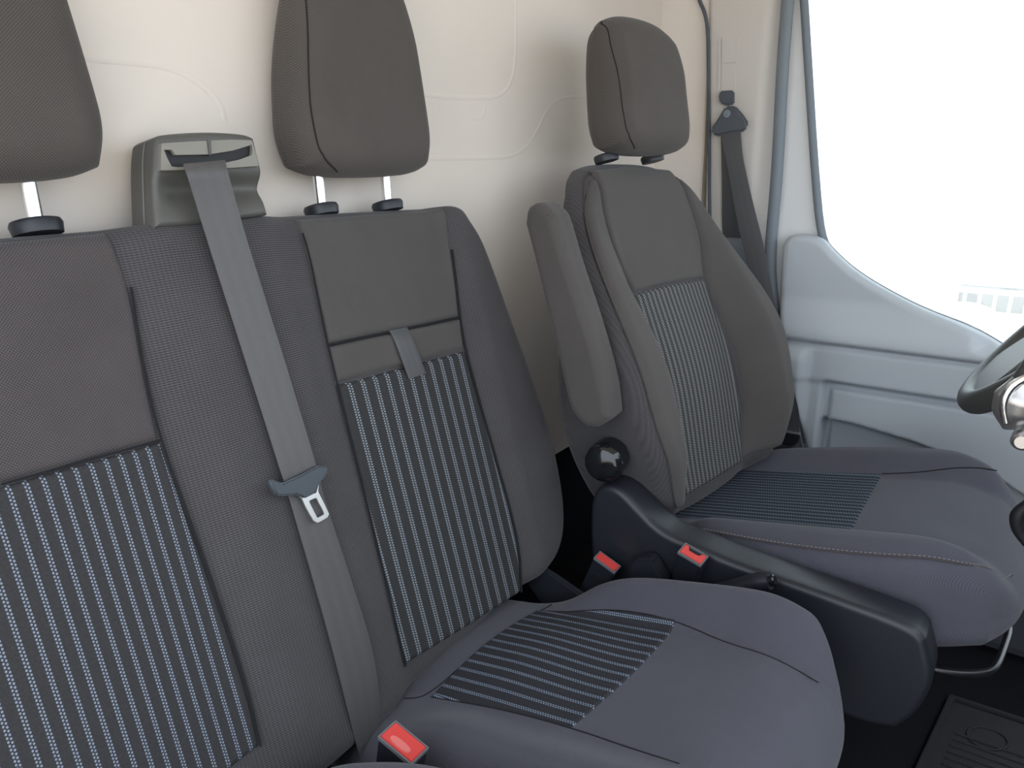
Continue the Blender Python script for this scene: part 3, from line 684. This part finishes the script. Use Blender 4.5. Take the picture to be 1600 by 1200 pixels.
def stitches(P, parent, ln=.006, th=.0009):
    bm = bmesh.new(); L = np.concatenate([[0], np.cumsum(np.linalg.norm(np.diff(P, axis=0), axis=1))]); t = 0.0
    at_ = lambda q: np.array([np.interp(q, L, P[:, k]) for k in range(3)])
    while t + ln < L[-1]:
        p, q = at_(t), at_(t + ln * .62); d = (q - p) / np.linalg.norm(q - p); n1 = np.cross(d, [.3, .5, .8]); n1 /= np.linalg.norm(n1); n2 = np.cross(d, n1)
        A = [bm.verts.new(p + th * (math.cos(x) * n1 + math.sin(x) * n2)) for x in (0, 2.1, 4.2)]; B = [bm.verts.new(q + th * (math.cos(x) * n1 + math.sin(x) * n2)) for x in (0, 2.1, 4.2)]
        for i in range(3): bm.faces.new((A[i], A[(i + 1) % 3], B[(i + 1) % 3], B[i]))
        bm.faces.new(A[::-1]); bm.faces.new(B); t += ln
    return from_bm('stitching', bm, THREAD, parent, False, 'stuff')
stitches(stc + np.array([-.0015, 0, .004]), cd_)
# folded armrest
af = side_frame(.925)
A_ = lambda pts: af.pp(pts)
La = A_([(912, 668), (890, 648), (880, 610), (868, 555), (852, 490), (833, 410), (817, 350)]); Ra = A_([(950, 655), (945, 603), (916, 501), (887, 419), (868, 352), (862, 336)])
arm = pad('armrest', af, [La[0], af.px(930, 672), Ra[0]], Ra, [La[-1], af.px(820, 322), af.px(842, 314), Ra[-1]], La, .058, .014, FABD, drv, nu=44, nv=60, rb=.014)
tube('seam', [af.w(a - .009, b, -.0035) for a, b in Ra], .0012, SEAMK, arm, seg=6, smooth_n=2)
# recliner knob
kp = side_frame(.955); kw = kp.w(*kp.px(940, 722), 0)
kn = lathe('recliner_knob', kw + np.array([.03, 0, 0]), (-1, -.18, .05), [(0, .031), (.03, .0315), (.037, .0305), (.042, .027), (.046, .019), (.048, .008)], GLS, drv, seg=64, rad=lambda q: 1 + .008 * math.cos(8 * q), sharp=60)
# side cover in black plastic
sf = side_frame(.955)
S_ = lambda pts, c=0: sf.pp(pts, c)
tp = S_([(922, 790), (928, 766), (945, 757), (968, 764), (995, 793), (1025, 825), (1055, 842), (1090, 855), (1140, 878), (1210, 902), (1300, 934), (1390, 966), (1432, 985), (1446, 1002)])
fr_e = S_([(1398, 1141), (1432, 1118), (1455, 1078), (1458, 1050), (1446, 1002)])
bo = S_([(935, 985), (1000, 1040), (1150, 1075), (1300, 1112), (1350, 1134), (1398, 1141)])
re_ = S_([(935, 985), (926, 900), (920, 840), (922, 790)])
cov = pad('side_cover', sf, bo, fr_e, tp, re_, .06, .010, BLK, drv, nu=90, nv=50, rb=.004)
box('seat_pedestal', 1.10, 1.44, .14, .42, .0, .28, CARP, drv, bevel=.01)
# slide bar under the cushion
z_b = .262; fb = flat_frame(z_b)
tube('slide_bar', [fb.w(*fb.px(u, v), 0) for u, v in [(1440, 1040), (1470, 1048), (1510, 1053), (1542, 1052), (1556, 1044), (1566, 1020), (1578, 985), (1574, 973), (1545, 968), (1515, 962)]], .0055, BLKM, drv, seg=12, smooth_n=3)

# ================================================================== buckles, handbrake
def buckle(top_px, fr, label, ax, L=.075, ln=.042, wd=.022, lean=0.0, slot=True, grp='seat belt buckles', yaw=0.0):
    """top_px: pixel of the button centre on frame fr; ax: direction the buckle points"""
    c = fr.w(*fr.px(*top_px), 0); ax = np.array(ax, float); ax /= np.linalg.norm(ax)
    ly = np.array([math.sin(yaw), -math.cos(yaw), 0.0]); ly = ly - ax * (ly @ ax); ly /= np.linalg.norm(ly); lx = np.cross(ly, ax); lx /= np.linalg.norm(lx)
    if lx[0] < 0: lx = -lx
    e = empty('seat_belt_buckle', tuple(c - ax * L), label, 'buckle', grp)
    def blk(name, l0, l1, w0, w1, h0, h1, mat, par, bv, tp=1.0):
        P = []
        for h, k in ((h0, tp), (h1, 1.0)):
            for l, w_ in ((l0, w0), (l1, w0), (l1, w1), (l0, w1)): P.append(c + ly * l * k + lx * w_ * k + ax * h)
        return hexa(name, P, mat, par, bv)
    blk('body', -ln / 2, ln / 2, -wd / 2, wd / 2, -L, -.002, BLK, e, .0025, .94)
    # rim round the button
    t = .0016
    P = Fr(c, ly, lx, ax)
    o = [(-ln / 2, -wd / 2), (ln / 2, -wd / 2), (ln / 2, wd / 2), (-ln / 2, wd / 2)]; i = [(q[0] * (1 - 2 * t / ln), q[1] * (1 - 2 * t / wd)) for q in o]
    plate('rim', P, o, -.004, .0012, RIM, e, hole=i, bevel=.0004)
    if slot:
        z = [(-ln / 2 + .002, -wd / 2 + .002), (ln / 2 - .002, -wd / 2 + .002), (ln / 2 - .002, wd / 2 - .003), (ln / 2 - .008, wd / 2 - .003), (ln / 2 - .011, .0015), (-ln / 2 + .011, .0015), (-ln / 2 + .008, wd / 2 - .003), (-ln / 2 + .002, wd / 2 - .003)]
    else:
        z = [(-ln / 2 + .002, -wd / 2 + .002), (ln / 2 - .002, -wd / 2 + .002), (ln / 2 - .002, wd / 2 - .002), (-ln / 2 + .002, wd / 2 - .002)]
    bt_ = plate('button', P, z, -.006, .0016, RED, e, bevel=.0007)
    return e, P, c, ax
# beside the middle place: button with a worn pale dish
gf = flat_frame(.395)
e, P, c, ax = buckle((630, 1160), gf, 'red-buttoned seat belt buckle in the gap between the two passenger cushions', (-.05, -.25, 1), L=.10, slot=False, ln=.046, wd=.026)
plate('button_dish', P, chaikin([(-.013, -.009), (.013, -.009), (.013, .0), (-.013, .0)], 2, True), .001, .0024, plain('worn_red_plastic', (.68, .16, .15), .35, .5), [q for q in e.children if q.name.startswith('button')][0], bevel=.0006)
g2 = side_frame(.925)
e, P, c, ax = buckle((949, 878), g2, 'red-buttoned black buckle standing between passenger seat and side cover', (-.10, -.42, 1), L=.085, slot=False, ln=.040, wd=.020)
s5 = Fr(c, P.ea, ax, -P.eb)
plate('embossed_mark', s5, [(-.010 + .0, -.040), (.010, -.040), (.010, -.026), (-.010, -.026)], .0095, .0108, DKP, [q for q in e.children if q.name.startswith('body')][0], bevel=.0005)
box('foot', c[0] - .02, c[0] + .02, c[1] + .0, c[1] + .05, .0, c[2] - .075, BLK, e, .004)
g3 = side_frame(.932)
e, P, c, ax = buckle((1083, 866), g3, 'red-buttoned buckle with an open slot against the driver seat side cover', (-.25, -.25, 1), L=.06, slot=True, ln=.038, wd=.024, yaw=-.1)
plate('slot_floor', P, [(-.016, -.008), (.016, -.008), (.016, .010), (-.016, .010)], -.008, -.005, DKP, [q for q in e.children if q.name.startswith('rim')][0])
# bracket next to the buckles
brk = empty('seat_bracket', (.94, .36, .2), 'black plastic bracket cover between the two red buckles', 'bracket')
bq = side_frame(.922)
plate('cover', bq, bq.pp([(985, 880), (1000, 872), (1018, 876), (1024, 888), (1040, 912), (1040, 960), (975, 960), (980, 900)]), -.028, .0, BLK, brk, bevel=.004)
hbk = empty('handbrake_lever', (.92, .2, .1), 'black handbrake lever lying between the passenger cushion and driver seat', 'handbrake')
hf_ = side_frame(.93)
H = lambda u, v: hf_.w(*hf_.px(u, v), 0)
tube('grip', [H(1060, 935), H(1120, 926), H(1165, 914), H(1192, 908), H(1203, 907)], [.012, .012, .0125, .0135, .0125], BLK, hbk, seg=20, smooth_n=2)
d_ = H(1203, 907) - H(1192, 908); d_ /= np.linalg.norm(d_)
lathe('button', H(1203, 907), d_, [(0, .008), (.006, .008), (.0075, .006)], GLS, hbk, seg=20)

# ================================================================== driver belt on the pillar
db = empty('seat_belt', tuple(pf.w(-.6, .98, .02)), 'dark seat belt running from the pillar guide down behind the driver seat', 'seat belt')
ang = plate('height_adjuster', pf, pl([(1129, 143), (1148, 142), (1148, 163), (1137, 165), (1129, 162), (1127, 152)]), -.002, .020, RUB, db, bevel=.003)
dring = plate('guide_ring', pf, pl([(1134, 166), (1142, 164), (1151, 168), (1160, 178), (1168, 190), (1168, 199), (1160, 206), (1140, 209), (1122, 213), (1113, 210), (1111, 202), (1118, 192), (1127, 178)], .02), .012, .026, RUB, db, bevel=.005, seg=3)
lathe('bolt', pf.w(*pf.px(1136, 178, .026), .025), (-1, 0, 0), [(0, .009), (.004, .0085), (.005, .005)], RUBG, dring, seg=20)
vs = [((1126, 205), (1157, 203), .014), ((1127, 235), (1160, 235), .012), ((1128, 300), (1160, 300), .010), ((1128, 345), (1160, 345), .006), ((1130, 385), (1162, 385), -.002)]
ribbon('webbing', [pf.w(*pf.px(*l, c), c) for l, r, c in vs], [pf.w(*pf.px(*r, c), c) for l, r, c in vs], pf.ec, .0016, WEBD, db, n=40)
fs = [((1126, 205), (1157, 201), .020), ((1130, 230), (1160, 240), .024), ((1138, 267), (1164, 262), .032), ((1147, 320), (1176, 315), .045), ((1160, 385), (1193, 380), .06), ((1178, 450), (1207, 455), .08), ((1192, 500), (1219, 510), .09), ((1205, 560), (1230, 565), .09), ((1212, 610), (1241, 612), .08), ((1216, 650), (1250, 648), .07), ((1218, 676), (1249, 678), .065)]
ribbon('webbing', [pf.w(*pf.px(*l, c), c) for l, r, c in fs], [pf.w(*pf.px(*r, c), c) for l, r, c in fs], pf.ec, .0016, WEBD, db, n=80)
plate('anchor', pf, pl([(1216, 671), (1250, 677), (1248, 690), (1240, 697), (1222, 694), (1215, 684)], .066), .058, .069, BLK, db, bevel=.002)
plate('anchor_edge', pf, pl([(1216, 671), (1250, 677), (1250, 680), (1216, 674)], .07), .066, .072, STL, db, bevel=.0008)

# ================================================================== steering wheel
st = empty('steering_wheel', (1.2, -.08, .75), 'black steering wheel with satin silver spoke trim at the picture edge', 'steering wheel')
px0 = Fr((1.2, 0, 0), (0, -1, 0), (0, 0, 1), (-1, 0, 0)); aB, zB = px0.px(1517, 618)
tw = math.radians(50)
d1 = np.array([0, -math.cos(tw), math.sin(tw)]); nW = np.array([0, math.sin(tw), math.cos(tw)]); RW = .19
cw = np.array([1.2, -aB, zB]) + d1 * RW
tube('rim', [cw + RW * (math.cos(q) * np.array([1, 0, 0]) + math.sin(q) * d1) for q in np.linspace(0, 2 * math.pi, 72, endpoint=False)], .0165, WHL, st, seg=16, smooth_n=0, closed=True)
hubc = cw - nW * .035
lathe('hub', hubc, nW, [(-.03, .06), (.0, .075), (.015, .07), (.024, .05), (.027, .02)], WHL, st, seg=40)
for q in (0, math.pi):
    e1 = math.cos(q) * np.array([1, 0, 0]); P0 = hubc + e1 * .06; P1 = cw + e1 * (RW - .004)
    sk = tube('spoke', [P0, .5 * (P0 + P1) - nW * .004, P1], [.022, .016, .012], WHL, st, seg=14, squash=((0, nW[1], nW[2]), .6))
wfr = Fr(cw, (1, 0, 0), d1, nW)
plate('lower_spoke', wfr, chaikin([(-.115, -.150), (-.075, -.176), (.075, -.176), (.115, -.150), (.07, -.06), (-.07, -.06)], 2, True), -.022, .011, WHL, st, bevel=.004)
tp_ = Fr((.96, 0, 0), (0, -1, 0), (0, 0, 1), (-1, 0, 0)); TW = lambda u, v, c=0: tp_.w(*tp_.px(u, v, c), c)
sp_ = tube('switch_pod', [TW(1612, 592), TW(1596, 618), TW(1584, 652), TW(1586, 668)], [.016, .026, .023, .012], SIL, st, seg=22, squash=((1, 0, 0), .8), smooth_n=3)
tube('pod_edge', [TW(1606, 588, .014), TW(1578, 604, .016), TW(1566, 630, .016), TW(1572, 660, .014)], [.004, .005, .005, .004], CHR, sp_, seg=10)
lathe('pod_button', TW(1597, 686), (-1, 0, 0), [(-.012, .010), (.008, .011), (.014, .007)], SIL, sp_, seg=20)
tube('pod_stem', [TW(1612, 600), TW(1640, 560)], .02, WHL, sp_, seg=14)
col = tube('column_shroud', [hubc - nW * .02, hubc - nW * .35], [.06, .05], BLK, st, seg=24, smooth_n=0)
tube('column_lever', [px0.w(*px0.px(u, v), 0) for u, v in [(1640, 770), (1602, 790), (1588, 806), (1590, 828), (1606, 850)]], [.008, .008, .010, .009, .007], DKP, st, seg=12)

# ================================================================== floor mat
mz = .012; mf = flat_frame(0.0)
mat_ = empty('floor_mat', (1.3, -.2, 0), 'black ribbed rubber mat with an oval emblem on the driver floor', 'mat')
c0 = mf.px(1482, 1092); e0 = mf.px(1425, 1215); e1 = mf.px(1640, 1144)
ux = np.array(e1) - np.array(c0); ux /= np.linalg.norm(ux); uy = np.array(e0) - np.array(c0); uy /= np.linalg.norm(uy)
mpt = lambda s, t: tuple(np.array(c0) + ux * s + uy * t)
base = plate('mat_base', mf, [mpt(0, 0), mpt(.42, 0), mpt(.42, .5), mpt(0, .5)], .0005, .008, MATM, mat_, bevel=.002)
plate('border', mf, [mpt(0, 0), mpt(.42, 0), mpt(.42, .5), mpt(0, .5)], .007, .013, MATM, mat_, hole=[mpt(.012, .012), mpt(.408, .012), mpt(.408, .488), mpt(.012, .488)], bevel=.002)
oc = np.array(mf.px(1541, 1160)); ox = np.array(mf.px(1572, 1172)) - oc; oy = np.array(mf.px(1532, 1174)) - oc
tube('emblem_ring', [mf.w(*(oc + ox * math.cos(q) + oy * math.sin(q)), .0085) for q in np.linspace(0, 2 * math.pi, 40, endpoint=False)], .0022, MATM, mat_, seg=8, smooth_n=0, closed=True)
for i in range(14):
    t = .105 + .018 * i
    tube('rib', [mf.w(*mpt(.03, t), .008), mf.w(*mpt(.39, t), .008)], .003, MATM, mat_, seg=6, smooth_n=0)

# ================================================================== outside
gz = -.62
box('ground', -40, 60, -40, 40, gz - .05, gz, GND, bevel=0, kind='structure')
rl = empty('railing', (9.0, .6, gz), 'low white steel railing outside the driver window', 'railing')
for i in range(26):
    y = -2.6 + i * .135; box('bar', 8.98, 9.01, y - .016, y + .016, gz + .0, gz + .36, RAIL, rl, bevel=.004)
for z in (gz + .10, gz + .33): box('rail', 8.97, 9.02, -2.7, .85, z - .025, z + .025, RAIL, rl, bevel=.006)
box('wall_outside', 9.6, 9.9, -2.6, .6, gz, gz + .30, GREYW, bevel=.01, kind='structure')
wl = empty('wheel', (6.0, .31, gz), 'pale spoked wheel standing in front of the low railing outside', 'wheel')
wc = (6.0, .31, gz + .33)
tube('tyre', [(6.0, wc[1] + .28 * math.cos(q), wc[2] + .28 * math.sin(q)) for q in np.linspace(0, 2 * math.pi, 48, endpoint=False)], .05, RAIL, wl, seg=12, smooth_n=0, closed=True)
for i in range(14):
    q = i * 2 * math.pi / 14; tube('spoke', [(6.0, wc[1], wc[2]), (6.0, wc[1] + .25 * math.cos(q), wc[2] + .25 * math.sin(q))], .014, RAIL, wl, seg=8, smooth_n=0)
lathe('hub', (5.95, wc[1], wc[2]), (1, 0, 0), [(0, .05), (.1, .05)], RAIL, wl, seg=20)
